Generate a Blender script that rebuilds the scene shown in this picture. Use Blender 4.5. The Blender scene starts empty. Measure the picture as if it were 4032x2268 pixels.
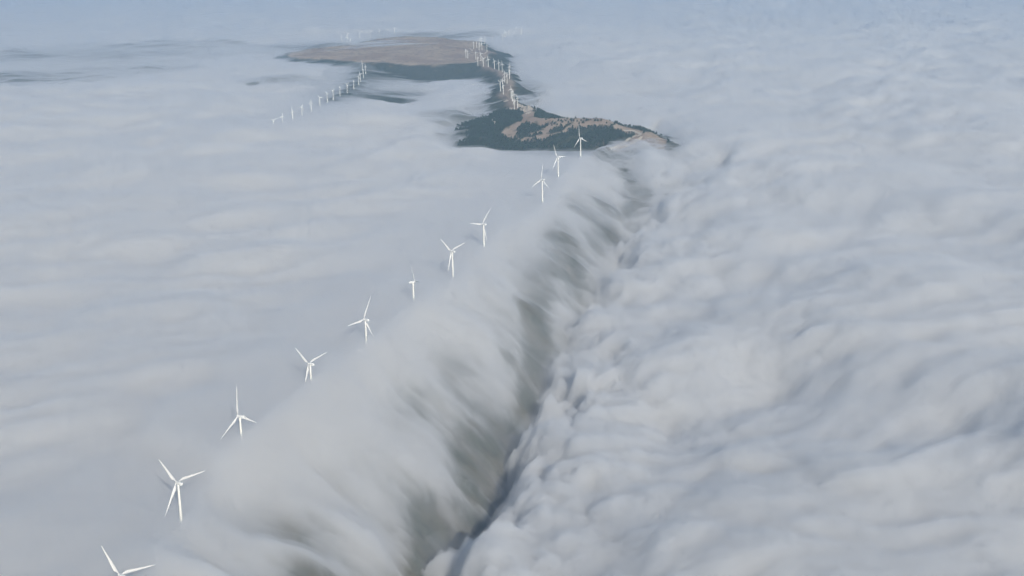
import bpy, math, random
import numpy as np
from mathutils import Matrix, Vector
rng = np.random.default_rng(7)
random.seed(7)
sc = bpy.context.scene
COL = sc.collection

# ------------------------------------------------------------------ camera (metres, z = 0 near the top of the sea of cloud)
FPX, IW, IH = 5445.0, 4032.0, 2268.0
CAMZ, PITCH, ROLL = 730.0, math.radians(14.7), math.radians(1.0)
fw = np.array([0, math.cos(PITCH), -math.sin(PITCH)])
r0 = np.array([1.0, 0, 0]); u0 = np.array([0, math.sin(PITCH), math.cos(PITCH)])
CX = math.cos(ROLL) * r0 - math.sin(ROLL) * u0
CY = math.sin(ROLL) * r0 + math.cos(ROLL) * u0
def at(px, py, z):
    """ground position of a point of the photograph known to lie at height z"""
    d = fw + (px - IW / 2) / FPX * CX - (py - IH / 2) / FPX * CY
    t = (z - CAMZ) / d[2]
    return np.array([t * d[0], t * d[1], z])
cam = bpy.data.cameras.new('camera'); co = bpy.data.objects.new('camera', cam); COL.objects.link(co)
M = Matrix(((CX[0], CY[0], -fw[0]), (CX[1], CY[1], -fw[1]), (CX[2], CY[2], -fw[2]))).to_4x4()
M.translation = (0, 0, CAMZ)
co.matrix_world = M
cam.sensor_width = 36; cam.lens = 36 * FPX / IW
cam.clip_start = 1; cam.clip_end = 200000
sc.camera = co

# ------------------------------------------------------------------ noise
def _hash(ix, iy, seed):
    h = (ix.astype(np.int64) * 374761393 + iy.astype(np.int64) * 668265263 + seed * 1274126177) & 0xFFFFFFFF
    h = ((h ^ (h >> 13)) * 1103515245) & 0xFFFFFFFF
    h = (h ^ (h >> 16)) & 0xFFFFFFFF
    h = (h * 2654435761) & 0xFFFFFFFF
    return (h >> 8) & 0xFFFF
def noise(x, y, seed=0):
    ix = np.floor(x); iy = np.floor(y); fx = x - ix; fy = y - iy
    u = fx * fx * fx * (fx * (fx * 6 - 15) + 10); v = fy * fy * fy * (fy * (fy * 6 - 15) + 10)
    def g(dx, dy):
        a = _hash(ix + dx, iy + dy, seed) * (2 * np.pi / 65536)
        return np.cos(a) * (fx - dx) + np.sin(a) * (fy - dy)
    a = g(0, 0); b = g(1, 0); c = g(0, 1); d = g(1, 1)
    return (a + u * (b - a) + v * ((c + u * (d - c)) - (a + u * (b - a)))) * 1.5
def fbm(x, y, oc, seed=0, gain=0.5, lac=2.03):
    s = np.zeros_like(x); a = 1.0
    for i in range(oc):
        s += a * noise(x, y, seed + i * 17); x = x * lac + 13.7; y = y * lac + 7.1; a *= gain
    return s
def billow(x, y, oc, seed=0, gain=0.5, lac=2.1):
    s = np.zeros_like(x); a = 1.0
    for i in range(oc):
        s += a * (np.abs(noise(x, y, seed + i * 17)) * 2 - 0.5); x = x * lac + 3.7; y = y * lac + 9.1; a *= gain
    return s
def sst(a, b, x):
    t = np.clip((x - a) / (b - a), 0, 1); return t * t * (3 - 2 * t)
def smax(a, b, k):
    h = np.clip(0.5 + 0.5 * (a - b) / k, 0, 1); return b + (a - b) * h + k * h * (1 - h)
def smin(a, b, k): return -smax(-a, -b, k)
def polydist(X, Y, P, chunk=None):
    """distance, signed distance (+ to the right of travel) and interpolated attribute(s) along a polyline P[n,2+]"""
    best = np.full(X.shape, 1e18); sg = np.zeros_like(X); at_ = np.zeros_like(X); tt = np.zeros_like(X); L = 0.0
    for a, b in zip(P[:-1], P[1:]):
        dx, dy = b[0] - a[0], b[1] - a[1]; l2 = dx * dx + dy * dy; l = math.sqrt(l2)
        t = np.clip(((X - a[0]) * dx + (Y - a[1]) * dy) / l2, 0, 1)
        qx = X - (a[0] + t * dx); qy = Y - (a[1] + t * dy); d2 = qx * qx + qy * qy
        cr = qx * dy - qy * dx
        m = d2 < best
        best = np.where(m, d2, best); sg = np.where(m, np.sign(cr), sg)
        at_ = np.where(m, a[2] + t * (b[2] - a[2]), at_); tt = np.where(m, L + t * l, tt)
        L += l
    d = np.sqrt(best); return d, d * sg, at_, tt
def smooth_poly(P, n=6):
    P = [np.array(p, float) for p in P]; out = []
    Q = [2 * P[0] - P[1]] + P + [2 * P[-1] - P[-2]]
    for i in range(1, len(Q) - 2):
        for k in range(n):
            t = k / n; a, b, c, d = Q[i - 1:i + 3]
            out.append(0.5 * (2 * b + (c - a) * t + (2 * a - 5 * b + 4 * c - d) * t * t + (3 * b - a - 3 * c + d) * t ** 3))
    out.append(P[-1]); return np.array(out)
def pts(L, z=None):
    """[(px, py[, z])] -> world points"""
    return [at(p[0], p[1], p[2] if z is None else z) for p in L]

# ------------------------------------------------------------------ the main turbines: rotor hub in the photograph, yaw, blade angle, height of the fog there
BIG = [  # px, py, yaw, clock angle of the first blade, fog z
    (469.0, 2263.0, -48, 96, 12), (694.4, 1897.8, -49, 88.4, 10), (936.8, 1637.2, -60, 1, 33), (1214.6, 1431.4, -55, 80, 33),
    (1432.5, 1257.6, -55, 28.5, 21), (1633.3, 1109.7, 72, 77, 27), (1776.2, 988.4, -48, 75.5, 5), (1899.6, 881.6, -49, 41, 8),
    (2130.9, 706.4, -50, 11, -2), (2193.8, 618.6, -51, 94.6, 3), (2282.3, 543.3, -53, 112.3, 0)]
BIGW = [at(b[0], b[1], 60.0) for b in BIG]
ridge = smooth_poly([(-560, 300, 20), (-480, 900, 15)] + [(w[0] + 5, w[1] - 3, b[4]) for w, b in zip(BIGW, BIG)] + [(330, 4720, 0), (400, 4900, 0)], 4)
crestline = smooth_poly(pts([(1850, 232, 25), (1892, 240, 25), (1923, 264, 25), (1964, 277, 25), (1978, 287, 25), (2002, 312, 22), (1999, 345, 18), (1984, 368, 18),
    (2012, 392, 22), (2028, 428, 28), (2076, 419, 46), (2105, 458, 42), (2144, 465, 42), (2225, 464, 46), (2320, 465, 48), (2377, 467, 46), (2446, 493, 30),
    (2520, 504, 12), (2565, 520, -6), (2610, 532, -40), (2700, 560, -110)]), 4)
spur1 = smooth_poly(pts([(2008, 340, 22), (2040, 343, 20), (2075, 355, 10), (2115, 381, -8), (2150, 400, -40)]), 4)
spur2 = smooth_poly(pts([(1985, 290, 20), (2015, 290, 12), (2052, 308, -6), (2080, 320, -40)]), 4)
rowline = smooth_poly(pts([(1000, 520, -10), (1076, 500, 2), (1225, 430, 4), (1312, 385, 5), (1380, 345, 5), (1425, 300, 5), (1425, 265, 8), (1440, 240, 20)]), 3)
plateau = np.array([p[:2] for p in pts([(1130, 222), (1180, 228), (1300, 233), (1430, 243), (1500, 247), (1600, 249), (1700, 251), (1800, 251), (1870, 247), (1905, 236), (1925, 212), (1940, 208),
    (1915, 196), (1895, 180), (1870, 160), (1800, 158), (1720, 146), (1600, 142), (1500, 150), (1400, 172), (1320, 182), (1220, 192), (1150, 208)], 25)])
def poly_sd(X, Y, P):
    d = polydist(X, Y, [(a[0], a[1], 0) for a in P] + [(P[0][0], P[0][1], 0)])[0]
    ins = np.zeros(X.shape, bool); n = len(P)
    for i in range(n):
        x1, y1 = P[i]; x2, y2 = P[(i + 1) % n]
        c = ((y1 > Y) != (y2 > Y)) & (X < (x2 - x1) * (Y - y1) / (y2 - y1 + 1e-9) + x1)
        ins ^= c
    return np.where(ins, -d, d)
K = 1.5652
edge = smooth_poly([tuple(p) for p in pts([(K * a, K * b, -115) for a, b in [(1100, 1640), (1085, 1430), (1120, 1350), (1200, 1290), (1255, 1185), (1300, 1100), (1350, 1010), (1400, 915), (1385, 800),
    (1440, 730), (1510, 680), (1560, 600), (1640, 520), (1750, 455), (1830, 420)]])], 3)

# ------------------------------------------------------------------ height of the ground and of the fog
def blobs(X, Y, L, z=-40):
    s = np.zeros_like(X)
    for px, py, ax, ay, ang, st in L:
        c = at(px, py, z); k = np.hypot(c[0], c[1]); e = (CAMZ - z) / k
        dx, dy = (X - c[0]), (Y - c[1])
        # ax, ay in photo pixels: lateral metres and metres in depth
        lx = dx / (ax * k / FPX); ly = dy / (ay * k / FPX / e)
        a = math.radians(ang); lx, ly = lx * math.cos(a) + ly * math.sin(a), -lx * math.sin(a) + ly * math.cos(a)
        s = np.maximum(s, st * np.exp(-(lx * lx + ly * ly)))
    return s
FOGPTS = [(b[0], b[1] + 60, b[4]) for b in BIG] + [
    (200, 2000, 15), (100, 1500, 22), (600, 1300, 26), (300, 900, 20), (900, 900, 22), (1300, 800, 12), (700, 600, 25), (1700, 650, 4), (2000, 620, 0), (1500, 560, 5),
    (1076, 474, 40), (1112, 457, 37), (1152, 438, 31), (1188, 421, 33), (1225, 404, 28), (1259, 385, 21), (1289, 369, 17), (1340, 343, 22), (1400, 300, 15), (1425, 270, 10),
    (300, 400, 20), (800, 400, 25), (1000, 320, 10), (800, 250, 0), (300, 260, 0), (1600, 380, -12), (1750, 330, -16), (1850, 300, -30), (1600, 305, -26), (1750, 285, -34), (1800, 420, -8), (1930, 330, 6), (1985, 330, 21), (1965, 365, 21), (2000, 300, 20), (1960, 285, 14), (1940, 390, 8), (2010, 350, 14),
    (1700, 480, 14), (1700, 445, 16), (1770, 510, 8), (1650, 500, 16), (1660, 440, 14), (1820, 540, 4), (1900, 520, -6), (2100, 560, -4), (2350, 600, -4), (2300, 560, -30), (2400, 545, -36), (2470, 552, -34), (2520, 560, -20), (2570, 575, -4), (2700, 600, 6), (2640, 545, 8), (2700, 565, 12), (2800, 555, 8), (2640, 505, 8), (2760, 515, 8), (2850, 600, 4), (2600, 590, 2), (2000, 480, 5), (2500, 450, 0), (2600, 560, 0), (2200, 400, -4), (2100, 330, -8), (2050, 280, -8), (2000, 230, -2), (2300, 300, 0), (3000, 300, 0),
    (3000, 500, 0), (3600, 700, -5), (1300, 256, 27), (1180, 245, 30), (1400, 262, 26), (1480, 272, 8), (1130, 232, 32), (1100, 215, 22), (1990, 192, 24), (1972, 222, 18), (1880, 150, 26), (1000, 200, 6), (1500, 120, 18), (1800, 120, 18), (1300, 140, 30), (1340, 105, 34), (1460, 115, 34), (1600, 110, 32), (1800, 95, 26), (2000, 105, 26), (1980, 135, 22), (1950, 150, 14), (2100, 130, 14), (1000, 60, 20), (3000, 100, 10), (300, 60, 20)]
def fog_base(X, Y):
    U = X / Y * 8; V = np.log(Y) * 5
    s = np.full(X.shape, 1e-3 * 8.0); w = np.full(X.shape, 1e-3)
    for px, py, z in FOGPTS:
        c = at(px, py, z); k = np.exp(-((U - c[0] / c[1] * 8) ** 2 + (V - math.log(c[1]) * 5) ** 2) / (2 * 0.16 ** 2))
        s += k * z; w += k
    return s / w
THIN = [  # thin places in the cloud pouring over the ridge: px, py, half sizes, turn, strength
    (1040, 2080, 330, 70, -24, 1.2), (1360, 2190, 230, 80, -14, 1.9), (900, 2030, 120, 40, -20, 0.6), (1500, 2150, 120, 90, 0, 0.55), (2060, 1040, 150, 40, -25, 0.85), (1960, 985, 90, 22, -20, 0.8),
    (1760, 1390, 170, 40, -20, 0.45), (2110, 1130, 90, 60, -20, 0.7), (1850, 1105, 110, 24, -25, 0.55), (2320, 830, 120, 26, -25, 0.5), (2240, 800, 90, 14, -20, 0.45), (1900, 1480, 150, 60, -20, 0.45), (1700, 1800, 200, 80, -20, 0.35)]

def new_mat(name):
    m = bpy.data.materials.new(name); m.use_nodes = True; m.node_tree.nodes.clear(); return m, m.node_tree.nodes, m.node_tree.links

# ------------------------------------------------------------------ wind turbines
def simple_mat(name, col, rough=0.5, spec=0.3, nz=None):
    m, N, Lk = new_mat(name); o = N.new('ShaderNodeOutputMaterial'); p = N.new('ShaderNodeBsdfPrincipled')
    p.inputs['Roughness'].default_value = rough; p.inputs['Specular IOR Level'].default_value = spec
    if nz:
        tc = N.new('ShaderNodeTexCoord'); n = N.new('ShaderNodeTexNoise'); n.inputs['Scale'].default_value = nz[0]; n.inputs['Detail'].default_value = 4
        mp = N.new('ShaderNodeMapping'); mp.inputs['Scale'].default_value = (1, 1, nz[2] if len(nz) > 2 else 1)
        Lk.new(tc.outputs['Object'], mp.inputs[0]); Lk.new(mp.outputs[0], n.inputs['Vector'])
        r = N.new('ShaderNodeMixRGB'); r.inputs[1].default_value = (*col, 1); r.inputs[2].default_value = (*[c * nz[1] for c in col], 1)
        Lk.new(n.outputs['Fac'], r.inputs[0]); Lk.new(r.outputs[0], p.inputs['Base Color'])
    else: p.inputs['Base Color'].default_value = (*col, 1)
    Lk.new(p.outputs[0], o.inputs[0]); return m
M_TOWER = simple_mat('cream_white_tower_paint', (.84, .82, .73), .45, .3, (.25, .9, .15))
M_BLADE = simple_mat('pale_blade_gelcoat', (.77, .76, .72), .4, .35, (.3, .9))
M_NAC = simple_mat('nacelle_white', (.80, .80, .76), .5, .3, (.8, .9))
M_MARK = simple_mat('grey_lettering', (.33, .36, .36), .6, .2)
M_DARK = simple_mat('dark_grey_fitting', (.12, .12, .12), .6, .2)
M_CONC = simple_mat('concrete', (.38, .36, .33), .9, .1, (.6, .8))
def raw(name, V, Fc, mat, parent, smooth=True):
    me = bpy.data.meshes.new(name); me.from_pydata([tuple(v) for v in V], [], Fc); me.materials.append(mat)
    if smooth: me.polygons.foreach_set('use_smooth', [True] * len(me.polygons))
    me.update(); o = bpy.data.objects.new(name, me); COL.objects.link(o)
    if parent is not None: o.parent = parent
    return o
def rings(R, cap=True):
    """list of rings (each a list of points) -> verts, faces"""
    n = len(R[0]); V = [p for r in R for p in r]; Fc = []
    for k in range(len(R) - 1):
        for i in range(n): Fc.append((k * n + i, k * n + (i + 1) % n, (k + 1) * n + (i + 1) % n, (k + 1) * n + i))
    if cap: Fc.append(tuple(range(n - 1, -1, -1))); Fc.append(tuple((len(R) - 1) * n + i for i in range(n)))
    return V, Fc
def circ(r, z, n=24): return [(r * math.cos(2 * math.pi * i / n), r * math.sin(2 * math.pi * i / n), z) for i in range(n)]
def rrect(hw, z0, z1, y, n=4, rad=.5):
    """rounded rectangle in the xz plane at y"""
    out = []
    for cx, cz, a0 in ((hw - rad, z1 - rad, 0), (-hw + rad, z1 - rad, 90), (-hw + rad, z0 + rad, 180), (hw - rad, z0 + rad, 270)):
        for i in range(n + 1):
            a = math.radians(a0 + 90 * i / n); out.append((cx + rad * math.cos(a), y, cz + rad * math.sin(a)))
    return out
def blade_mesh(L, big):
    # along +z from the hub axis; chord along x, thickness along y
    st = [(.8, 1.0, 1.0, 0), (1.8, 1.0, 1.0, 0), (4.0, 1.25, .8, .12), (7.0, 2.9, .42, .5), (9.3, 3.9, .26, .72), (13, 3.6, .22, .62), (19, 2.9, .19, .5), (26, 2.2, .17, .38), (33, 1.6, .15, .25), (39, 1.1, .13, .14), (42.5, .62, .12, .08), (44.2, .36, .12, .04), (44.9, .1, .2, 0)]
    k = L / 44.9; kc = k if big else k * 1.75; R = []; n = 14
    for z, ch, th, off in st:
        tw = math.radians(17 * (1 - min(1, z / 38)) ** 1.4); ring = []; pre = -0.9 * (z / 44.9) ** 2
        for i in range(n):
            a = 2 * math.pi * i / n; cx = math.cos(a) * ch * .5 * 1.12; ch = ch * 1.0; cyy = math.sin(a) * ch * th * .5 * 1.12
            if th < .7: cyy *= (1.15 + .6 * math.cos(a)) * .8
            cx -= off * ch * .38
            ring.append(((cx * math.cos(tw) - cyy * math.sin(tw)) * kc, (cx * math.sin(tw) + cyy * math.cos(tw)) * kc + pre * k, z * k))
        R.append(ring)
    return rings(R)
def make_turbine(big):
    """Rotor faces +y; origin at the foot of the tower"""
    root = bpy.data.objects.new('wind_turbine', None); COL.objects.link(root)
    if big: H, L, rb, rt, nl, nw, nh = 80, 44.9, 2.1, 1.25, 10.6, 1.75, 3.5
    else: H, L, rb, rt, nl, nw, nh = 40, 17.6, 1.55, .95, 5.6, 1.0, 2.2
    R = [circ(rb * 1.06, 0), circ(rb * 1.06, .3), circ(rb, .32)]
    for i in range(1, 13):
        z = (H - nh * .5 - .1) * i / 12; r = rb + (rt - rb) * (i / 12)
        R += [circ(r * 1.012, z - .12), circ(r * 1.012, z)] if i % 4 == 0 and i < 12 else [circ(r, z)]
    raw('tower', *rings(R), M_TOWER, root)
    raw('foundation', *rings([circ(rb * 3, -6), circ(rb * 3, -.2), circ(rb * 1.6, .25)]), M_CONC, root)
    z0, z1 = H - nh * .5, H + nh * .5; f = nw
    pr = [(-nl * .78, .55), (-nl * .76, .86), (-nl * .70, 1), (-nl * .1, 1.0), (nl * .10, .98), (nl * .19, .84), (nl * .215, .62)]
    R = []
    for y, s in pr:
        mid = H; lo = mid - nh * .5 * s - (0.35 * (nh / 3.5) if y < -nl * .3 and s > .9 else 0); hi = mid + nh * .5 * (s if s < 1 else 1) * (1.0 if y < 0 else .92)
        R.append(rrect(nw * s, lo, hi, y, 4, .45 * s * nh / 3.5))
    nac = raw('nacelle', *rings(R), M_NAC, root)
    # roof fin / anemometer mast, lettering on both flanks
    a = []
    V, Fc = rings([circ(.06, 0, 6), circ(.05, 1.5 * nh / 3.5, 6)]); V = [(x + .4, y - nl * .68, z + z1 - .02) for x, y, z in V]; raw('wind_sensor', V, Fc, M_DARK, nac)
    if big:
        V, Fc = [], []
        xs = [0, .75, 1.5, 2.25, 3.0, 3.75, 4.5]; widths = [.5, .5, .5, .5, .5, .5, .5]
        strokes = []
        for i, x in enumerate(xs):       # blurred capitals, unreadable in the photograph
            strokes += [(x, 0, x + .16, .95)]
            strokes += [(x + .16, .78, x + .55, .95)] if i % 2 == 0 else [(x + .16, 0, x + .55, .17)]
            if i % 3 == 0: strokes += [(x + .16, .4, x + .5, .55)]
            if i % 3 == 1: strokes += [(x + .42, .17, x + .58, .95)]
        for side in (-1, 1):
            V, Fc = [], []
            for x0, a0, x1, a1 in strokes:
                k = len(V); y0, y1 = (-nl * .58 + x0, -nl * .58 + x1); X_ = side * (nw + .012)
                V += [(X_, y0, H - .3 + a0), (X_, y1, H - .3 + a0), (X_, y1, H - .3 + a1), (X_, y0, H - .3 + a1)]
                Fc.append((k, k + 1, k + 2, k + 3) if side > 0 else (k + 3, k + 2, k + 1, k))
            raw('lettering', V, Fc, M_MARK, nac, False)
        V, Fc = rings([rrect(.5, 0, .5, 0, 1, .05), rrect(.5, 0, .5, 1.2, 1, .05)]); V = [(x, y - nl * .6, z + z1 - .03) for x, y, z in V]; raw('cooler_hatch', V, Fc, M_NAC, nac)
    rot = bpy.data.objects.new('rotor', None); COL.objects.link(rot); rot.parent = root
    hy = nl * .215 + (1.3 if big else .75); hr = 1.45 if big else .85
    rot.location = (0, hy, H); rot.rotation_euler = (0, 0, 0)
    R = [[(x, z, y) for x, y, z in circ(hr * s, yy * hr, 20)] for s, yy in ((.8, -.95), (1, -.75), (1.02, 0), (.95, .5), (.75, .95), (.45, 1.25), (.12, 1.4))]
    V, Fc = rings(R); Fc = [f_[::-1] for f_ in Fc]
    raw('rotor_hub', V, Fc, M_BLADE, rot)
    for k in range(3):
        b = raw('blade', *blade_mesh(L, big), M_BLADE, rot) if k == 0 else None
        if b is None: b = b0.copy(); COL.objects.link(b)
        else: b0 = b
        b.rotation_euler = (0, k * 2 * math.pi / 3, 0)
    return root
def copy_turbine(src):
    def cp(o, par):
        c = o.copy(); COL.objects.link(c)
        if par is not None: c.parent = par
        for ch in o.children: cp(ch, c)
        return c
    return cp(src, None)
def pose(root, hubpos, yaw, clock, big, H):
    """hubpos: centre of the rotor; yaw: azimuth the rotor faces (clockwise from +y); clock: angle of the first blade, clockwise seen from behind"""
    hy = (10.6 * .215 + 1.3) if big else (5.6 * .215 + .75); a = math.radians(yaw)
    root.location = (hubpos[0] - hy * math.sin(a), hubpos[1] - hy * math.cos(a), hubpos[2] - H)
    root.rotation_euler = (0, 0, -a)
    for c in root.children:
        if c.name.startswith('rotor'): c.rotation_euler = (0, math.radians(clock), 0)
ORD = ['nearest', 'second', 'third', 'fourth', 'fifth', 'sixth', 'seventh', 'eighth', 'ninth', 'tenth', 'farthest']
BIGLAB = [
    'large white turbine in the bottom left corner, only two blades and hub in frame',
    'large white turbine with long tower, three blades spread wide, second from the near end',
    'large white turbine with one blade straight up, third of the long row, short tower',
    'large white turbine, V of two raised blades, fourth of the long row, short tower',
    'large white turbine, one blade up right and one out left, fifth of long row',
    'white turbine turned the other way, nacelle pointing left, tower foot blurred by fog',
    'white turbine with two raised blades and one hanging left, seventh of the long row',
    'white turbine, one blade level left and one up right, eighth of the long row',
    'white turbine with blades like a tripod, ninth of long row, tall tower on smooth fog',
    'white turbine with one blade level to the right, tenth, just below the dark wooded island',
    'white turbine standing against the dark wooded hill, last and farthest of the long row']
proto = make_turbine(True)
for i, (b, wpt) in enumerate(zip(BIG, BIGW)):
    t = proto if i == 0 else copy_turbine(proto)
    pose(t, wpt, b[2], b[3], True, 80)
    t['label'] = BIGLAB[i]; t['category'] = 'wind turbine'; t['group'] = 'large wind turbines in a row along the cloud covered ridge'
# the small old ones: photo px of the rotor hub, yaw, clock, height of the hub, label
def c5(x, y): return (1040 + x / 5.366, 230 + y / 5.366)
def c4(x, y): return (1300 + x / 6.44, 70 + y / 6.44)
def c2(x, y): return (1800 + x / 8.52, 100 + y / 8.52)
def c3(x, y): return (1900 + x / 7.244, 250 + y / 7.244)
def c7(x, y): return (1900 + x / 12.88, 80 + y / 12.88)
G1 = 'small old turbines in the diagonal row on the left'
G2 = 'small old turbines beyond the far left end of the plateau'
G3 = 'small old turbines at the right end of the plateau'
G4 = 'small old turbines on the narrow ridge between plateau and wooded hill'
G5 = 'tiny turbines in the cloud beyond the plateau'
P = 'small white turbine, '
OLD = [
    (c5(195, 1308), 12, 60, 45, G1, 'lowest and leftmost of the diagonal row, a V of two blades'),
    (c5(390, 1220), 10, 0, 45, G1, 'second from the low end of the diagonal row, one blade upright'),
    (c5(600, 1115), 14, 107, 45, G1, 'third from low end of the diagonal row, blade leaning left'),
    (c5(795, 1025), 10, 28, 45, G1, 'fourth from low end of the diagonal row, one blade level left'),
    (c5(992, 935), 10, 2, 45, G1, 'fifth in the diagonal row, a tripod of blades with one upright'),
    (c5(1175, 832), 10, 80, 45, G1, 'sixth in the diagonal row, blades up left and nearly level right'),
    (c5(1335, 748), 30, 76, 45, G1, 'seventh in the diagonal row, two blades raised, mist at its foot'),
    (c5(1458, 680), 36, 44, 45, G1, 'eighth in the diagonal row, taller tower and a V of two blades'),
    (c5(1602, 605), 40, 76, 45, G1, 'ninth in the diagonal row, short, with two raised blades and one down'),
    (c5(1752, 543), 28, 50, 45, G1, 'tenth in the diagonal row, wide V of blades on plain tower'),
    (c5(1880, 470), -82, 100, 45, G1, 'eleventh in the diagonal row, seen edge on as a bare post'),
    (c5(1992, 385), 10, 29, 45, G1, 'twelfth in the diagonal row, one blade level left beside upper cluster'),
    (c5(2030, 322), 15, 95, 45, G1, 'thirteenth in the diagonal row, one blade up and one level right'),
    (c5(2088, 248), -40, 66, 45, G1, 'fourteenth in the diagonal row, long tower below the topmost one'),
    (c5(2072, 98), -45, 110, 45, G1, 'topmost of the diagonal row, behind the upper cluster of towers'),
    (c5(2135, 165), -55, 115, 45, G1, 'rightmost of the diagonal row, upper right of its cluster'),
    (c4(285, 470), -40, 105, 65, G2, 'leftmost of all beyond the plateau, tower half lost in mist'),
    (c4(440, 400), -40, 92, 65, G2, 'upper of the faint pair at left plateau end, one blade showing'),
    (c4(415, 490), -50, 10, 65, G2, 'long thin tower between two others at the left end of the plateau'),
    (c4(512, 545), -60, 5, 65, G2, 'on bare ground at left plateau end, rightmost of its group'),
    (c4(740, 370), 10, 62, 65, G2, 'first of five strung out along the far cloud edge, Y shaped'),
    (c4(1030, 350), 20, 60, 65, G2, 'second of five along the far cloud edge, Y with a longer tower'),
    (c4(1252, 320), 20, 80, 65, G2, 'third of five along the far cloud edge, one blade up left'),
    (c4(1450, 300), 20, 4, 65, G2, 'fourth of five along the far cloud edge, one upright blade'),
    (c4(1628, 268), 10, 60, 65, G2, 'fifth and faintest of those along the far cloud edge'),
    ((1000 + 1668 / 2.1467, 50 + 95 / 2.1467), 20, 110, 55, G5, 'left one of two alone in pale cloud above the plateau'),
    ((1000 + 1770 / 2.1467, 50 + 104 / 2.1467), 10, 2, 55, G5, 'right one of two alone in pale cloud above the plateau'),
    (c7(1710, 358), -20, 112, 50, G5, 'left one of the close pair farthest to the upper right'),
    (c7(1968, 440), 15, 10, 50, G5, 'right one of close pair farthest upper right, cross of blades'),
    (c7(988, 735), -80, 100, 55, G5, 'bare post left of the upper right trio'),
    (c7(1108, 590), -45, 3, 55, G5, 'left tower of the upper right trio'),
    (c7(1170, 610), -50, 95, 55, G5, 'brightest middle tower of the upper right trio'),
    (c7(1315, 530), -85, 0, 55, G5, 'right tower of the upper right trio, edge on'),
    (c7(465, 800), -82, 105, 58, G5, 'lone post between plateau corner and upper right trio'),
    (c2(918, 405), 10, 0, 62, G3, 'highest on the plateau corner with blades like a tripod'),
    (c2(540, 560), -84, 10, 65, G3, 'leftmost of the back row of posts on the plateau corner'),
    (c2(640, 530), -82, 30, 65, G3, 'second post of the back row on the plateau corner'),
    (c2(720, 600), -80, 60, 65, G3, 'third post of the plateau corner, low and edge on'),
    (c2(755, 490), -10, 35, 65, G3, 'behind the plateau corner, one blade level left'),
    (c2(810, 440), 0, 18, 65, G3, 'tall blade up right behind the plateau corner'),
    (c2(825, 600), -30, 100, 65, G3, 'in front of the tall bladed one on the plateau corner'),
    (c2(985, 650), -60, 112, 65, G3, 'outermost right on the dark tip of the plateau'),
    (c2(282, 835), -55, 100, 65, G3, 'left one of the pair standing apart on the brown plateau'),
    (c2(340, 860), -80, 20, 65, G3, 'right one of the pair standing apart on the brown plateau'),
    (c2(610, 900), -70, 3, 65, G3, 'beside the pale track on the plateau, one blade up'),
    (c2(680, 1075), -60, 108, 65, G3, 'lowest at the plateau corner, on pale edge above dark scarp'),
    (c2(788, 940), -35, 95, 65, G3, 'above the scarp edge with two blades spread upward'),
    (c2(868, 1110), -30, 82, 65, G4, 'first of the line leading right from the plateau'),
    (c2(1035, 1130), -30, 110, 65, G4, 'second of the line leading right, one blade down left'),
    (c2(1240, 1190), -40, 100, 65, G4, 'third of the line leading right, blade up left'),
    (c2(1388, 1240), -35, 112, 65, G4, 'fourth of the line leading right from the plateau'),
    (c2(1500, 1290), -35, 0, 65, G4, 'fifth of the line leading right, before the overlapping pair'),
    (c3(762, 75), -45, 0, 62, G4, 'upper of the two overlapping towers at the bend of the ridge'),
    (c3(755, 200), -60, 92, 58, G4, 'lower of the two overlapping towers at the bend of the ridge'),
    (c3(632, 265), 10, 100, 58, G4, 'left of the bend with a blade up left'),
    (c3(690, 325), -35, 90, 58, G4, 'long tower below the bend with two blades spread'),
    (c3(572, 460), -10, 20, 56, G4, 'left pair, right hand tower, one blade level left'),
    (c3(578, 620), -60, 100, 56, G4, 'left pair, lower half of the overlapping tall post'),
    (c3(500, 532), -35, 70, 56, G4, 'leftmost of the ridge cluster, two raised blades'),
    (c3(803, 722), -40, 4, 64, G4, 'top of the lower cluster, one blade upright'),
    (c3(835, 800), -60, 70, 64, G4, 'second of the lower cluster, half behind the first'),
    (c3(888, 872), -35, 112, 66, G4, 'middle of the lower cluster, blade up and two hanging'),
    (c3(893, 1083), -50, 85, 68, G4, 'lowest of the cluster, standing just above the rocks'),
    (c3(987, 977), -45, 112, 68, G4, 'rightmost of the lower cluster, clear tripod of blades'),
]
small = make_turbine(False); OLDW = []
for i, (p, yaw, ck, hz_, grp, lab) in enumerate(OLD):
    t = small if i == 0 else copy_turbine(small)
    wp = at(p[0], p[1], hz_); OLDW.append(wp)
    pose(t, wp, yaw, ck, False, 40)
    t['label'] = P + lab; t['category'] = 'wind turbine'; t['group'] = grp
OLDPADS = [(w_, o_[3] - 40.0) for w_, o_ in zip(OLDW, OLD)]
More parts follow.
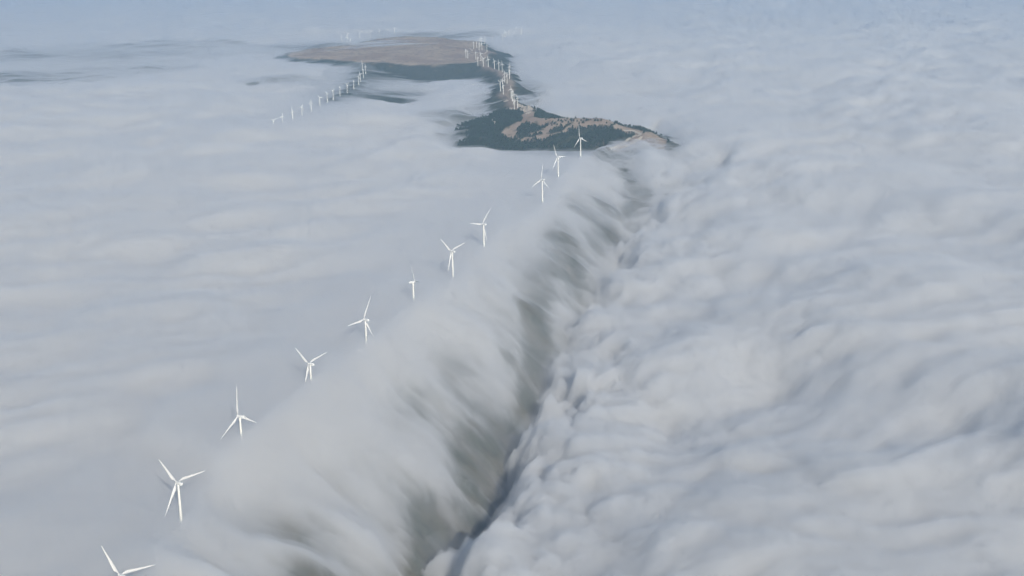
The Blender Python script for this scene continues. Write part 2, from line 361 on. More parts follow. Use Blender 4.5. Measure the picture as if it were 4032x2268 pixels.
def fields(X, Y, detail=True):
    X = X.astype(float); Y = Y.astype(float)
    # --- ground
    d, s, zf, t = polydist(X, Y, ridge)
    sp_ = np.maximum(s, 0); Ts = -22 - (0.10 * sp_ + 0.0021 * np.minimum(sp_, 280) ** 2 + 0.1 * np.maximum(sp_ - 280, 0)) + sst(30, 170, s) * (1 - sst(300, 420, s)) * 26 * fbm(t / 210, s / 420, 3, 77)
    Tr = np.where(s > 0, Ts, -22 - 0.16 * d) + fbm(X / 260, Y / 260, 5, 3) * np.clip(d / 60, 0, 1) * 6 - sst(4750, 4950, Y) * 40
    dc, scd, zc, tc = polydist(X, Y, crestline)
    wide = sst(5450, 5250, Y)
    Tc = zc - np.where(scd > 0, (0.155 * wide + 0.30 * (1 - wide) + 0.12 * sst(-80, -480, X)) * dc, 0.42 * dc) + (fbm(X / 110, Y / 110, 5, 21) * 7 + 5 * billow(X / 140 + Y / 260, Y / 500, 2, 24)) * np.clip(dc / 50, 0.08, 1)
    for sp in (spur1, spur2):
        ds, _, zs, _ = polydist(X, Y, sp); Tc = smax(Tc, zs - 0.30 * ds + fbm(X / 90, Y / 90, 3, 5) * 3, 8)
    sd = poly_sd(X, Y, plateau)
    Tp = 25 - np.maximum(sd, 0) * 0.24 + fbm(X / 700, Y / 700, 4, 31) * 5 * np.clip(-sd / 200, 0, 1) + np.where(sd > 0, fbm(X / 120, Y / 120, 4, 8) * np.clip(sd / 60, 0, 1) * 10, 0)
    dr, _, zr_, _ = polydist(X, Y, rowline)
    Tw = zr_ - 0.12 * dr + fbm(X / 120, Y / 120, 3, 11) * 3
    base = -330 + fbm(X / 900, Y / 900, 4, 2) * 45
    T = smax(smax(smax(Tr, Tc, 15), smax(Tp, Tw, 10), 12), base, 40)
    for px, py, z in PADS:
        k = (X - px) ** 2 + (Y - py) ** 2; T = T + (z - T) * np.exp(-k / 500.0)
    # --- the sea of fog: long soft streaks drawn out across the view
    F = fog_base(X, Y) + 16 * blobs(X, Y, [(760, 2200, 260, 70, -22, 1), (1000, 2300, 160, 40, -20, .5)], 10)
    far = sst(2500, 7000, Y)
    wx = X + 150 * noise(X / 700, Y / 700, 91); wy = Y + 150 * noise(X / 700 + 5, Y / 700, 92)
    rot = math.radians(24); ax_ = wx * math.cos(rot) + wy * math.sin(rot); ay_ = -wx * math.sin(rot) + wy * math.cos(rot)
    cr = sst(60, 400, d)
    und = 30 * fbm(ax_ / 1100, ay_ / 560, 3, 51) + 22 * fbm(ax_ / 360, ay_ / 150, 4, 61) * (0.3 + cr) + 3.0 * fbm(ax_ / 80, ay_ / 35, 3, 65) * (1 - 0.6 * far)
    und = und * (1 - 0.85 * blobs(X, Y, [(380, 225, 520, 60, 0, 1), (950, 212, 360, 30, 0, 1), (1180, 330, 160, 24, 0, .7)], 5))
    near_row = sst(70, 350, dr) * (0.25 + 0.75 * sst(200, 600, dc)) * (0.25 + 0.75 * sst(80, 800, sd))
    F = F + und * (0.15 + 0.6 * cr + 0.4 * far) * (0.12 + 0.88 * near_row) - 5 * (1 - sst(70, 350, dr)) + 22 * fbm(X / 2600, Y / 1700, 3, 69) * sst(9500, 14000, Y) + 2 * sst(60, 200, dr) * (1 - sst(6200, 7000, Y)) * fbm(X / 60, Y / 120, 3, 67) * sst(4300, 4700, Y)
    # --- the cloud pouring over the ridge and down the lee slope, combed along its flow
    de, se, ze, te = polydist(X, Y, edge)
    warp = 30 * fbm(X / 150, Y / 150, 4, 71)
    tw = t + 0.35 * s + 40 * noise(X / 240, Y / 240, 33) + 12 * fbm(X / 55, Y / 55, 2, 34)
    st = fbm(tw / 80, s / 210, 4, 41, 0.55); st2 = fbm(tw / 18 + 0.6 * noise(X / 50, Y / 50, 35), s / 62, 3, 47, 0.6)
    thin = blobs(X, Y, THIN) * (1 + 0.6 * st + 0.3 * st2)
    on = sst(-60, 40, s)
    down = sst(30, 260, s)
    puff = puffy(X, Y, 105, 201)
    gap = blobs(X, Y, GAPS, -140) * (1 + 0.45 * fbm(X / 70, Y / 70, 3, 57))
    gap = np.maximum(gap, 0.7 * np.exp(-((se + 38 + 0.6 * warp) / 34.0) ** 2) * (1 + 1.1 * fbm(X / 150, Y / 190, 3, 59)) * (1 - sst(4100, 4700, Y)))
    lowd = sst(150, 260, s)
    low_ = sst(110, 240, s); up = sst(-15, 75, s)
    th = 27 - 15.5 * up - 2.5 * lowd + (2 + 5 * up * (1 - .6 * low_)) * st + (0.8 + 2.6 * up * (1 - .7 * low_)) * st2 + (2 + 5 * up) * fbm(t / 230, s / 300, 2, 36)
    th = th + (1 + 2.2 * low_) * up * fbm(X / 46, Y / 46, 4, 49) + (2 * up + 8 * low_) * puffy(X, Y, 70, 231, 4, .55) - 19 * thin - 26 * gap
    th = th + blobs(X, Y, [(2540, 650, 130, 40, 0, 16), (2450, 700, 60, 30, 0, 8), (2440, 612, 220, 22, 0, 11)], -40)
    th = th + 24 * blobs(X, Y, [(820, 2230, 260, 50, -22, 1), (960, 2310, 160, 30, -20, .5)], 10)
    th = th - 1.2 * np.clip(T - F, 0, 22) * sst(4550, 4680, Y)
    th = np.where(th < 5.5, 5.5 * np.exp((th - 5.5) / 5.5), th) - 2.5 * np.clip(gap + thin * .6 - 0.9, 0, 1)
    lee = T + np.minimum(th + zf * (1 - sst(0, 130, s)), np.maximum(F - T, 0) + 20) 
    lee = np.where(s > 260, np.maximum(lee, T + th), lee)
    F1 = F * (1 - on) + lee * on
    low = F1
    # --- the bank beyond the gap
    zb = -95 + 75 * sst(2600, 5600, Y) + 45 * sst(150, 1500, se) * (1 - 0.8 * sst(2600, 5600, Y))
    near = 1 - sst(40, 700, se)
    amp = (1 - 0.72 * sst(3000, 6200, Y))
    bank_h = zb + amp * ((6 + 17 * near) * puffy(X, Y, 240, 81, 4, 0.5) + 9 * (1 - sst(60, 480, se)) * puffy(X, Y, 54, 281, 3, 0.56) + 34 * fbm(X / 520, Y / 640, 2, 86) + (3 + 4 * near) * fbm(X / 150, Y / 200, 3, 88)) + und * 0.6
    prof = np.clip((se + 2.3 * warp - 12 + 36 * puff + 7 * fbm(X / 28, Y / 28, 3, 285)) / 150, -1.5, 1)
    bank = bank_h - 120 * np.where(prof < 0, 1 - prof * 2.2, (1 - np.clip(prof, 0, 1)) ** 2)
    bank = bank + 60 * blobs(X, Y, [(2278, 1568, 50, 40, 0, 1)], -130)
    wd = sst(4700, 5600, Y)
    bank = bank * (1 - wd) + F * wd
    C = np.where(s > 0, smax(F1, bank, 10), F)
    m = np.maximum(sst(4900, 5500, Y), sst(4480, 4720, Y) * sst(470, 620, X)); C = C * (1 - m) + F * m
    # where the fog laps on to high ground it thins out to a film
    D = C - T; soft = np.where(D > 0, D * (1 - np.exp(-(np.maximum(D, 0) / 33.0) ** 2.2)), D); k = sst(4450, 4700, Y); C = T + D * (1 - k) + soft * k
    for px, py, z in COVER:
        C = np.maximum(C, z + 7 - ((X - px) ** 2 + (Y - py) ** 2) / 144.0)
    return T, C, F, dict(s=s, se=se, dc=dc, scd=scd, sd=sd, d=d, near=near)
def domes(x, y, seed):
    """heaps: rounded tops, creases between them, 0..1"""
    ix = np.floor(x); iy = np.floor(y); best = np.full(x.shape, 9.0)
    for dx in (-1, 0, 1):
        for dy in (-1, 0, 1):
            a = _hash(ix + dx, iy + dy, seed); b = _hash(ix + dx, iy + dy, seed + 7)
            qx = ix + dx + .15 + .7 * a / 65536 - x; qy = iy + dy + .15 + .7 * b / 65536 - y
            best = np.minimum(best, (qx * qx + qy * qy) * (.75 + .5 * ((a + b) % 1000) / 1000))
    return 1 - np.clip(best, 0, 1)
def puffy(X, Y, lam, seed, oc=4, gain=0.52):
    """cauliflower relief of several sizes, about -1..1"""
    wx = X + lam * 0.30 * fbm(X / lam, Y / lam, 2, seed); wy = Y + lam * 0.30 * fbm(X / lam + 9, Y / lam, 2, seed + 1)
    o = 0; a = 1.0; l = lam
    for i in range(oc):
        o = o + a * (domes(wx / l, wy / l, seed + 5 * i) * 2 - 1.35); l /= 2.1; a *= gain
        wx = wx + l * .3 * noise(X / l, Y / l, seed + 50 + i)
    return o
GAPS = [(K * a, K * b, 1.2 * K * c, 1.2 * K * d, g, st) for a, b, c, d, g, st in [(1062, 1395, 36, 70, -28, 1.9), (1100, 1315, 55, 36, -35, 1.6), (1200, 1165, 56, 50, -30, 1.7), (1165, 1200, 26, 30, 0, .7), (1330, 990, 34, 48, -20, 1.2), (1290, 960, 30, 26, 0, .5),
    (1430, 722, 46, 40, -35, 1.15), (1375, 770, 22, 16, 0, .5), (1592, 530, 32, 42, -25, 1.1), (1545, 575, 42, 16, -25, .8), (1520, 650, 26, 14, 0, .45), (1690, 470, 34, 14, -25, .6), (1760, 440, 60, 16, -25, .6), (1440, 880, 60, 26, -30, .35), (1640, 590, 26, 12, 0, .4)]]
PADS = [(w[0], w[1], -20.0) for w in BIGW] + [(w[0], w[1], z) for w, z in OLDPADS]
HOLES = [(380, 222, 300, 22, 0, 1.09), (620, 212, 160, 14, 0, 0.94), (150, 225, 220, 26, 0, 0.90), (900, 214, 190, 10, 2, 0.99), (1130, 193, 200, 11, 4, 1.04), (120, 300, 260, 26, 0, 0.71), (450, 270, 260, 12, 0, 0.67), (500, 190, 300, 12, 0, 0.71),
    (1500, 298, 150, 30, 6, 1.05), (1660, 266, 230, 13, 0, 1.00), (1400, 372, 160, 16, 6, 0.70), (1180, 330, 200, 12, 6, 0.31), (1850, 455, 130, 24, 0, 0.95), (1950, 420, 80, 36, 0, 1.00), (1960, 390, 60, 20, 0, 0.60), (1960, 515, 170, 24, 0, 0.70), (2150, 560, 220, 24, 0, 0.95),
    (2050, 350, 70, 34, 0, 0.85), (2280, 585, 160, 18, 0, 0.80), (1700, 150, 200, 8, 0, 0.60)]
COVER = [(w_[0], w_[1], z_) for (w_, z_), o_ in zip(OLDPADS, OLD) if o_[4] in (G2, G5) and not (o_[4] == G2 and 'plateau end, rightmost' in o_[5])]

# ------------------------------------------------------------------ meshes of the land and the fog
def fan(e0, e1, n, a0, a1, m, extra=()):
    el = np.radians(np.linspace(e0, e1, n)); rr = CAMZ / np.tan(el)
    rr = np.concatenate([rr, extra]); az = np.radians(np.linspace(a0, a1, m))
    R, A = np.meshgrid(rr, az, indexing='ij')
    return R * np.sin(A), R * np.cos(A)
def grid_faces(n, m, off=0):
    i = np.arange(n - 1)[:, None]; j = np.arange(m - 1)[None, :]
    a = (i * m + j).ravel() + off
    return np.stack([a, a + 1, a + m + 1, a + m], 1)
def make_mesh(name, co_, quads, mat, smooth=True, tris=None):
    me = bpy.data.meshes.new(name)
    nq = len(quads); me.vertices.add(len(co_)); me.vertices.foreach_set('co', np.ascontiguousarray(co_, dtype=np.float32).ravel())
    me.loops.add(nq * 4); me.loops.foreach_set('vertex_index', np.ascontiguousarray(quads, dtype=np.int32).ravel())
    me.polygons.add(nq); me.polygons.foreach_set('loop_start', np.arange(nq, dtype=np.int32) * 4)
    me.polygons.foreach_set('loop_total', np.full(nq, 4, dtype=np.int32))
    if smooth: me.polygons.foreach_set('use_smooth', np.ones(nq, dtype=bool))
    me.materials.append(mat); me.update(calc_edges=True)
    o = bpy.data.objects.new(name, me); COL.objects.link(o); return o
def vol_mat(name, col, dens, g):
    m, N, Lk = new_mat(name); o = N.new('ShaderNodeOutputMaterial'); v = N.new('ShaderNodeVolumePrincipled')
    v.inputs['Color'].default_value = (*col, 1); v.inputs['Density'].default_value = dens; v.inputs['Anisotropy'].default_value = g
    Lk.new(v.outputs[0], o.inputs['Volume']); return m
RES = 1.0
els = np.concatenate([np.linspace(45, 30, int(14 * RES), endpoint=False), np.linspace(30, 10.2, int(500 * RES), endpoint=False), np.linspace(10.2, 4.2, int(330 * RES), endpoint=False), np.linspace(4.2, 2.2, int(45 * RES))])
RG = np.concatenate([CAMZ / np.tan(np.radians(els)), np.geomspace(20000, 90000, 14)]); AG = np.radians(np.linspace(-27, 27, int(1130 * RES)))
RR_, AA_ = np.meshgrid(RG, AG, indexing='ij'); X, Y = RR_ * np.sin(AA_), RR_ * np.cos(AA_)
T, C, F, S = fields(X, Y)
hole = blobs(X, Y, HOLES, 0) * (1 + 0.3 * fbm(X / 520, Y / 800, 2, 101))
hole = np.where(Y > 3800, hole, 0)
def lift(T, C, hole): return np.where(hole > 0.08, np.maximum(T, C - (0.8 + 9 * np.clip(1 - hole, 0, 1) ** 1.25)), T)
T = lift(T, C, hole)
# fog never thins below a film hugging the ground: keep it clearly under where ground is bare
def closed(name, X, Y, top, bottom, mat):
    n, m = X.shape
    v = np.stack([X.ravel(), Y.ravel(), top.ravel()], 1)
    vb = v.copy(); vb[:, 2] = bottom
    # bottom uses only the border: a fan of quads through coarse grid
    q = grid_faces(n, m); ring = np.concatenate([np.arange(m), m - 1 + m * np.arange(1, n), (n - 1) * m + np.arange(m - 2, -1, -1), m * np.arange(n - 2, 0, -1)])
    rb = v[ring].copy(); rb[:, 2] = bottom; k = len(ring); off = len(v)
    i = np.arange(k); j = (i + 1) % k
    side = np.stack([ring[i], off + i, off + j, ring[j]], 1)
    c = off + k; cen = np.array([[0, 20000.0, bottom]])
    bot_n = k // 2
    i2 = np.arange(0, k - 1, 2); botq = np.stack([np.full(len(i2), c), off + (i2 + 2) % k, off + i2 + 1, off + i2], 1)
    return make_mesh(name, np.concatenate([v, rb, cen]), np.concatenate([q, side, botq]), mat)
CLEAR = [(2300, 500, 330, 60, 0, 1), (2080, 430, 90, 40, 0, 1), (2020, 330, 70, 50, 0, .7), (1760, 205, 220, 50, 0, 1), (1350, 210, 160, 30, 0, .7), (1920, 200, 80, 60, 0, .8)]
cloud_mat = vol_mat('cloud_droplets', (0.98, 0.98, 0.972), 0.085, 0.22)
mist_mat = vol_mat('thin_mist', (0.985, 0.98, 0.965), 0.004, 0.1)
fog = closed('clouds', X, Y, C, -600, cloud_mat); fog['kind'] = 'stuff'
def smoothed(A, n):
    for _ in range(n):
        B = A.copy(); B[1:-1] = (A[:-2] + A[2:] + 2 * A[1:-1]) / 4; A = B.copy(); A[:, 1:-1] = (B[:, :-2] + B[:, 2:] + 2 * B[:, 1:-1]) / 4
    return A
sub = 2
Xm, Ym = X[::sub, ::sub], Y[::sub, ::sub]; Cm = smoothed(C[::sub, ::sub], 3)
clear = blobs(Xm, Ym, CLEAR, 20)
dist_k = 1 - .85 * sst(3000, 6500, Ym)
shell = Cm + dist_k * (5 + 5 * fbm(Xm / 60, Ym / 70, 4, 311)) - 40 * clear
Mm = Cm + dist_k * (16 + 13 * fbm(Xm / 240, Ym / 240, 4, 301)) - 60 * clear + 26 * np.clip(blobs(Xm, Ym, [(350, 230, 420, 40, 0, 1), (950, 210, 300, 20, 0, 1), (1200, 215, 160, 24, 0, .8), (1560, 310, 160, 30, 0, .7), (1400, 260, 120, 20, 0, .8)], 10), 0, 1)
sem = S['se'][::sub, ::sub]; Mm = Mm + 42 * np.exp(-((sem + 40) / 70.0) ** 2) * (1 - sst(4200, 5000, Ym)) * (.7 + .5 * fbm(Xm / 120, Ym / 120, 3, 303)) * (S['s'][::sub, ::sub] > 0)
mist = closed('mist', Xm, Ym, Mm, -610, mist_mat); mist['kind'] = 'stuff'
veil = closed('mist', Xm, Ym, shell, -605, vol_mat('loose_cloud_wisps', (0.98, 0.98, 0.972), 0.02, 0.22)); veil['kind'] = 'stuff'
# land
Xg, Yg, Tg, Cg = X, Y, T, C
def ground_z(x, y, grid=None):
    G = Tg if grid is None else grid
    x = np.asarray(x, float); y = np.asarray(y, float); r = np.hypot(x, y); a = np.arctan2(x, y)
    i = np.clip(np.interp(r, RG, np.arange(len(RG))), 0, len(RG) - 1.001); j = np.clip((a - AG[0]) / (AG[1] - AG[0]), 0, len(AG) - 1.001)
    i0 = i.astype(int); j0 = j.astype(int); fi = i - i0; fj = j - j0
    return (G[i0, j0] * (1 - fi) + G[i0 + 1, j0] * fi) * (1 - fj) + (G[i0, j0 + 1] * (1 - fi) + G[i0 + 1, j0 + 1] * fi) * fj
def on_land(px, py, z0=20.0):
    """follow the sight line of a photo point down to the ground"""
    z = np.linspace(75, -60, 400); P = np.array([at(px, py, q) for q in z])
    g = ground_z(P[:, 0], P[:, 1]); k = np.argmax(g >= z) if (g >= z).any() else int(np.argmin(np.abs(z - z0)))
    return np.array([P[k, 0], P[k, 1], g[k]])
def c7p(L): return [(2000 + x / 3.814, 400 + y / 3.814) for x, y in L]
def zi(py): return 46 - (py - 467) * .45 if py > 440 else 30
def inpoly(X, Y, pp):
    P = np.array([at(a, b, zi(b))[:2] for a, b in pp])
    return -poly_sd(X, Y, P)
box = (Yg > 4400) & (Yg < 6200) & (np.abs(Xg - 100) < 900)
xb, yb = Xg[box], Yg[box]
xw = xb + 10 * fbm(xb / 35, yb / 60, 3, 401); yw = yb + 26 * fbm(xb / 35 + 7, yb / 60, 3, 402)
GRASS = [[(1985, 488), (2030, 468), (2055, 450), (2066, 405), (2090, 405), (2105, 448), (2144, 452), (2230, 450), (2377, 450), (2420, 470), (2500, 488), (2620, 515), (2620, 570), (2520, 575), (2430, 590), (2420, 570), (2485, 540), (2500, 524),
    (2456, 507), (2409, 496), (2380, 488), (2320, 492), (2275, 501), (2231, 514), (2190, 530), (2147, 548), (2060, 540), (1990, 520), (1960, 505)]]
FOREST = [[(2155, 513), (2189, 500), (2252, 484), (2254, 492), (2210, 505), (2181, 518), (2157, 518)],
    [(2026, 500), (2066, 466), (2087, 460), (2079, 484), (2110, 463), (2118, 474), (2105, 488), (2147, 479), (2163, 477), (2131, 500), (2092, 510), (2060, 516)],
    [(2020, 512), (2120, 512), (2140, 518), (2090, 530), (2030, 530)]]
gr = np.full(xb.shape, -1e3)
for g_ in GRASS: gr = np.maximum(gr, inpoly(xw, yw, g_))
for f_ in FOREST: gr = np.minimum(gr, -inpoly(xw, yw, f_))
grass_b = sst(-3, 3, gr)
grass = np.zeros_like(Tg); grass[box] = grass_b
sdw = poly_sd(Xg + 30 * fbm(Xg / 150, Yg / 150, 3, 411), Yg + 40 * fbm(Xg / 150, Yg / 150, 3, 412), plateau)
grass = np.maximum(grass, 1 - sst(-10, 25, sdw))
grass = np.maximum(grass, np.where((Yg < 4750) & (S['s'] > -50), 0.22 * sst(-.35, .45, fbm(Xg / 70, Yg / 70, 4, 421)), 0))
dcx = polydist(Xg, Yg, crestline)[0]
grass = np.maximum(grass, (1 - sst(10, 40, dcx + 14 * noise(Xg / 40, Yg / 60, 413))) * (Yg > 5300) * (Yg < 8000) * .8)
gm, N, Lk = new_mat('heath_and_woodland_ground')
o = N.new('ShaderNodeOutputMaterial'); b = N.new('ShaderNodeBsdfDiffuse'); b.inputs['Roughness'].default_value = .6; Lk.new(b.outputs[0], o.inputs[0])
at_n = N.new('ShaderNodeAttribute'); at_n.attribute_name = 'grass'
geo = N.new('ShaderNodeNewGeometry')
def nz(scale, detail, sx=1.0, sy=1.0):
    mp = N.new('ShaderNodeMapping'); mp.inputs['Scale'].default_value = (sx * scale, sy * scale, scale); Lk.new(geo.outputs['Position'], mp.inputs[0])
    n = N.new('ShaderNodeTexNoise'); n.inputs['Scale'].default_value = 1; n.inputs['Detail'].default_value = detail; Lk.new(mp.outputs[0], n.inputs['Vector']); return n
def mix(a, b_, f):
    m_ = N.new('ShaderNodeMixRGB')
    for k, v in ((1, a), (2, b_)):
        if isinstance(v, tuple): m_.inputs[k].default_value = (*v, 1)
        else: Lk.new(v, m_.inputs[k])
    if isinstance(f, float): m_.inputs[0].default_value = f
    else: Lk.new(f, m_.inputs[0])
    return m_.outputs[0]
def ramp(src, a, b_):
    r = N.new('ShaderNodeMapRange'); r.inputs[1].default_value = a; r.inputs[2].default_value = b_; r.clamp = True; Lk.new(src, r.inputs[0]); return r.outputs[0]
n1, n2, n3, n4 = nz(1 / 160, 5, 1, .6), nz(1 / 28, 4, 1, .5), nz(1 / 11, 3), nz(1 / 60, 4)
heath = mix((.215, .165, .125), (.30, .245, .185), ramp(n1.outputs['Fac'], .38, .62))
heath = mix(heath, (.13, .105, .075), ramp(n2.outputs['Fac'], .52, .72))
wood = mix((.028, .038, .022), (.060, .066, .038), ramp(n3.outputs['Fac'], .35, .7))
wood = mix(wood, (.11, .10, .07), ramp(n4.outputs['Fac'], .64, .74))
Lk.new(mix(wood, heath, at_n.outputs['Fac']), b.inputs[0])
ground = make_mesh('ground', np.stack([Xg.ravel(), Yg.ravel(), Tg.ravel()], 1), grid_faces(*Xg.shape), gm); ground['kind'] = 'structure'
ca = ground.data.attributes.new('grass', 'FLOAT', 'POINT'); ca.data.foreach_set('value', grass.ravel().astype(np.float32))

# tracks
M_TRACK = simple_mat('pale_gravel', (.58, .52, .42), .95, .05, (.15, .8))
def track(name, pp, wd, lift_=0.9):
    P = [on_land(a, b_) for a, b_ in pp]; P = smooth_poly([(p[0], p[1], 0) for p in P], 10); V, Fc = [], []
    for k, p in enumerate(P):
        t = P[min(k + 1, len(P) - 1)] - P[max(k - 1, 0)]; n = np.array([-t[1], t[0]]) / (np.hypot(t[0], t[1]) + 1e-9)
        for sgn in (-1, -.34, .34, 1):
            x, y = p[0] + n[0] * wd / 2 * sgn, p[1] + n[1] * wd / 2 * sgn; V.append((x, y, float(ground_z(x, y)) + lift_))
    for k in range(len(P) - 1):
        for q in range(3): a = k * 4 + q; Fc.append((a, a + 1, a + 5, a + 4))
    o = raw(name, V, Fc, M_TRACK, None); o['kind'] = 'structure'; return o
track('dirt_road', c7p([(1740, 440), (1850, 443), (1940, 470), (1985, 495), (1930, 520), (1800, 580), (1650, 670), (1540, 720)]), 12, 1.3)
track('dirt_road', c7p([(2015, 528), (1960, 575), (1900, 612), (1830, 652), (1760, 690)]), 9, 1.3)
track('path', [(1948, 464), (1941, 472), (1948, 484), (1954, 494)], 9)
track('path', [(1843, 215), (1853, 210), (1872, 206), (1900, 214), (1918, 204)], 8)
track('path', [(1700, 249), (1800, 250), (1859, 247), (1876, 243), (1893, 239)], 9)
track('path', [(1848, 191), (1860, 198), (1852, 204)], 12)
track('path', [(1640, 180), (1720, 176), (1800, 185), (1850, 192)], 6)

# trees: loose clumps of leaf sized faces round a few limbs
M_LEAF = simple_mat('dark_conifer_foliage', (.028, .045, .024), .8, .1, (.9, 2.2))
M_BARK = simple_mat('grey_brown_bark', (.10, .075, .05), .9, .1, (2, .6))
def crown_geo(r, h, n, seed, leaf):
    R_ = np.random.default_rng(seed); V, Fc = [], []
    for i in range(n):
        t = R_.random() ** .8; zz = h * (.16 + .84 * t); rad = r * (1 - t) ** .62 * (.45 + .6 * R_.random()) * (1 + .25 * math.sin(5 * t * 6 + seed))
        a = R_.random() * 2 * math.pi; c = np.array([rad * math.cos(a), rad * math.sin(a), zz]); L = leaf * (.6 + .8 * R_.random())
        u = R_.normal(size=3); u /= np.linalg.norm(u); v = np.cross(u, R_.normal(size=3)); v /= np.linalg.norm(v); k = len(V)
        V += [tuple(c + L * u), tuple(c + L * v * .8), tuple(c - L * u), tuple(c - L * v * .8)]; Fc.append((k, k + 1, k + 2, k + 3))
    return V, Fc
def make_tree(seed, r, h):
    root = bpy.data.objects.new('pine_tree', None); COL.objects.link(root)
    raw('trunk', *rings([circ(.32, -1, 8), circ(.26, h * .3, 8), circ(.16, h * .65, 8), circ(.05, h * .93, 8)]), M_BARK, root)
    raw('crown', *crown_geo(r, h, 420, seed, .62), M_LEAF, root, False); return root
kinds = [make_tree(1, 3.2, 9.5), make_tree(2, 4.2, 8.0), make_tree(3, 2.6, 7.0)]
TR = [(110, 262), (160, 275), (205, 235), (570, 278), (617, 262), (700, 262), (770, 256), (850, 254), (650, 340), (700, 350), (800, 298), (850, 286), (890, 270), (820, 322), (940, 288), (1015, 262), (1140, 268), (1230, 250), (1325, 258),
    (1350, 302), (1205, 288), (1070, 342), (1130, 328), (1040, 300), (990, 303), (590, 372), (560, 392), (660, 367), (720, 322), (740, 357), (1400, 297), (1600, 352), (1665, 354), (1705, 364), (1740, 378), (1810, 388), (1850, 402), (540, 402),
    (500, 402), (480, 422), (640, 442), (1480, 333), (1550, 362), (1240, 278), (1290, 262), (960, 292), (1860, 470), (2050, 470), (2040, 480), (870, 300), (910, 320), (1180, 300), (670, 320), (760, 300), (1100, 300), (1310, 300)]
used = [0, 0, 0]
for i, (a, b_) in enumerate(TR):
    q = on_land(*c7p([(a, b_)])[0]); k = i % 3
    if used[k]:
        t = kinds[k].copy(); COL.objects.link(t)
        for ch in kinds[k].children: c = ch.copy(); COL.objects.link(c); c.parent = t
    else: t = kinds[k]
    used[k] = 1
    sc_ = .75 + .6 * random.random(); t.location = (q[0], q[1], q[2]); t.scale = (sc_, sc_, sc_ * (.85 + .3 * random.random())); t.rotation_euler = (0, 0, random.random() * 6.28)
    t['label'] = 'small dark tree standing alone on the bare beige crest of the wooded hill'; t['category'] = 'tree'; t['group'] = 'scattered trees on the bare crest'
# woodland: one mass of crowns
dens = 9.5; gx = np.arange(-420, 620, dens); gy = np.arange(4560, 5560, dens); GX, GY = np.meshgrid(gx, gy); GX = GX.ravel() + rng.uniform(-4, 4, GX.size); GY = GY.ravel() + rng.uniform(-4, 4, GY.size)
ii = ground_z(GX, GY); vis = (ground_z(GX, GY, grass) < .35) & (ii > ground_z(GX, GY, Cg) + .3 - 1.2 * rng.random(GX.size))
ctr = np.stack([GX, GY, ii], 1)[vis]
base_geo = [crown_geo(3.6, 9, 46, 60 + q, 1.5) for q in range(5)]; VV, FF = [], []; off = 0
for c in ctr:
    V, Fc = base_geo[rng.integers(5)]; s_ = rng.uniform(.7, 1.25); V = np.array(V) * s_; V[:, 2] *= rng.uniform(.7, 1.1); VV.append(V + c); FF.append(np.array(Fc) + off); off += len(V)
forest = make_mesh('forest', np.concatenate(VV), np.concatenate(FF), M_LEAF, False); forest['kind'] = 'stuff'
print('forest crowns', len(ctr))
# pale crag at the elbow of the ridge
M_ROCK = simple_mat('pale_limestone', (.50, .44, .36), .9, .15, (.12, .55))
def rock(pp, rx, ry, h, seed, label):
    q = on_land(*pp); n = 26; V = []; Fc = []
    for i in range(n + 1):
        for j in range(n + 1):
            u, v = i / n * 2 - 1, j / n * 2 - 1; d = max(0, 1 - (u * u + v * v) ** 1.3)
            z = d * (.35 + .9 * abs(float(noise(np.array([u * 2.3]), np.array([v * 2.3]), seed)[0])) + .5 * abs(float(noise(np.array([u * 6.]), np.array([v * 6.]), seed + 3)[0])))
            z = round(z * 6) / 6 * .6 + z * .4; x, y = q[0] + u * rx, q[1] + v * ry
            V.append((x, y, float(ground_z(x, y)) - 2 + (h + 2) * z))
    for i in range(n):
        for j in range(n): a = i * (n + 1) + j; Fc.append((a, a + n + 1, a + n + 2, a + 1))
    o = raw('rock_outcrop', V, Fc, M_ROCK, None, False); o['label'] = label; o['category'] = 'rock'; o['group'] = 'pale rocks at the elbow of the ridge'
rock((2070, 432), 34, 60, 14, 5, 'large pale stepped crag where the ridge bends, right of the lowest small turbine')
rock((2052, 420), 20, 30, 10, 9, 'smaller pale crag left and above the large crag')
rock((2080, 446), 12, 20, 6, 12, 'low pale rock at the foot of the large crag')
rock((2009, 430), 14, 22, 5, 15, 'narrow pale rock left of the lowest small turbine tower foot')
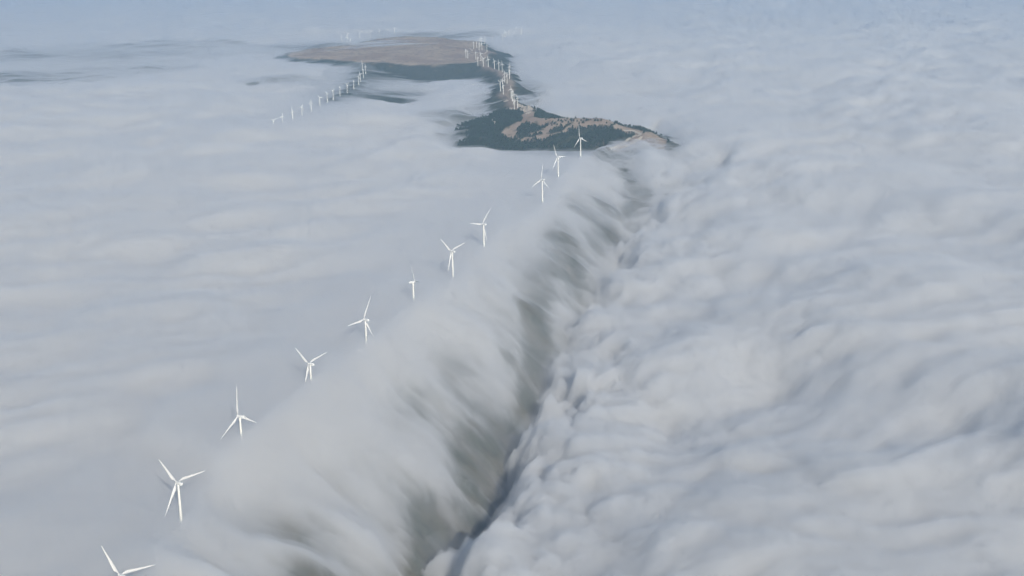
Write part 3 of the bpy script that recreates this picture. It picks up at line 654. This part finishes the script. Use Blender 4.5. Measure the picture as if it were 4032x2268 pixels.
rock((1993, 398), 14, 24, 5, 19, 'pale rock patch left of the lower turbine cluster')

# ------------------------------------------------------------------ air, sky, sun
HZ = 6.6e-5
hm = vol_mat('haze', (0.385, 0.565, 0.78), HZ, 0.0)
bx = np.array([(x, y, z) for z in (-700, 790) for x, y in ((-40000, -3000), (40000, -3000), (40000, 95000), (-40000, 95000))], float)
hz = make_mesh('haze', bx, np.array([(0, 3, 2, 1), (4, 5, 6, 7), (0, 1, 5, 4), (1, 2, 6, 5), (2, 3, 7, 6), (3, 0, 4, 7)]), hm, False); hz['kind'] = 'stuff'
SUN_AZ, SUN_EL = math.radians(-17), math.radians(27)     # azimuth the light travels towards (clockwise from +y)
w = bpy.data.worlds.new('World'); sc.world = w; w.use_nodes = True; nt = w.node_tree
bg = nt.nodes['Background']; sky = nt.nodes.new('ShaderNodeTexSky'); sky.sky_type = 'NISHITA'; sky.sun_disc = False
sky.sun_elevation = SUN_EL; sky.sun_rotation = SUN_AZ + math.pi; sky.altitude = 1200
nt.links.new(sky.outputs[0], bg.inputs[0]); bg.inputs[1].default_value = 0.1
l = bpy.data.lights.new('sun', 'SUN'); l.energy = 4.55; l.angle = math.radians(0.53); l.color = (1, .945, .87)
lo = bpy.data.objects.new('sun', l); COL.objects.link(lo)
dr_ = Vector((math.sin(SUN_AZ) * math.cos(SUN_EL), math.cos(SUN_AZ) * math.cos(SUN_EL), -math.sin(SUN_EL)))
lo.rotation_euler = dr_.to_track_quat('-Z', 'Y').to_euler(); lo.location = (300, -200, 760)
sc.view_settings.view_transform = 'Standard'; sc.view_settings.look = 'None'; sc.view_settings.gamma = 1; sc.view_settings.exposure = 0
cy = sc.cycles
cy.max_bounces = 12; cy.volume_bounces = 7; cy.diffuse_bounces = 3; cy.transparent_max_bounces = 64
cy.use_denoising = True; cy.denoiser = 'OPENIMAGEDENOISE'; cy.use_adaptive_sampling = True; cy.adaptive_threshold = 0.035; cy.adaptive_min_samples = 24
cy.sample_clamp_indirect = 0; cy.use_light_tree = False
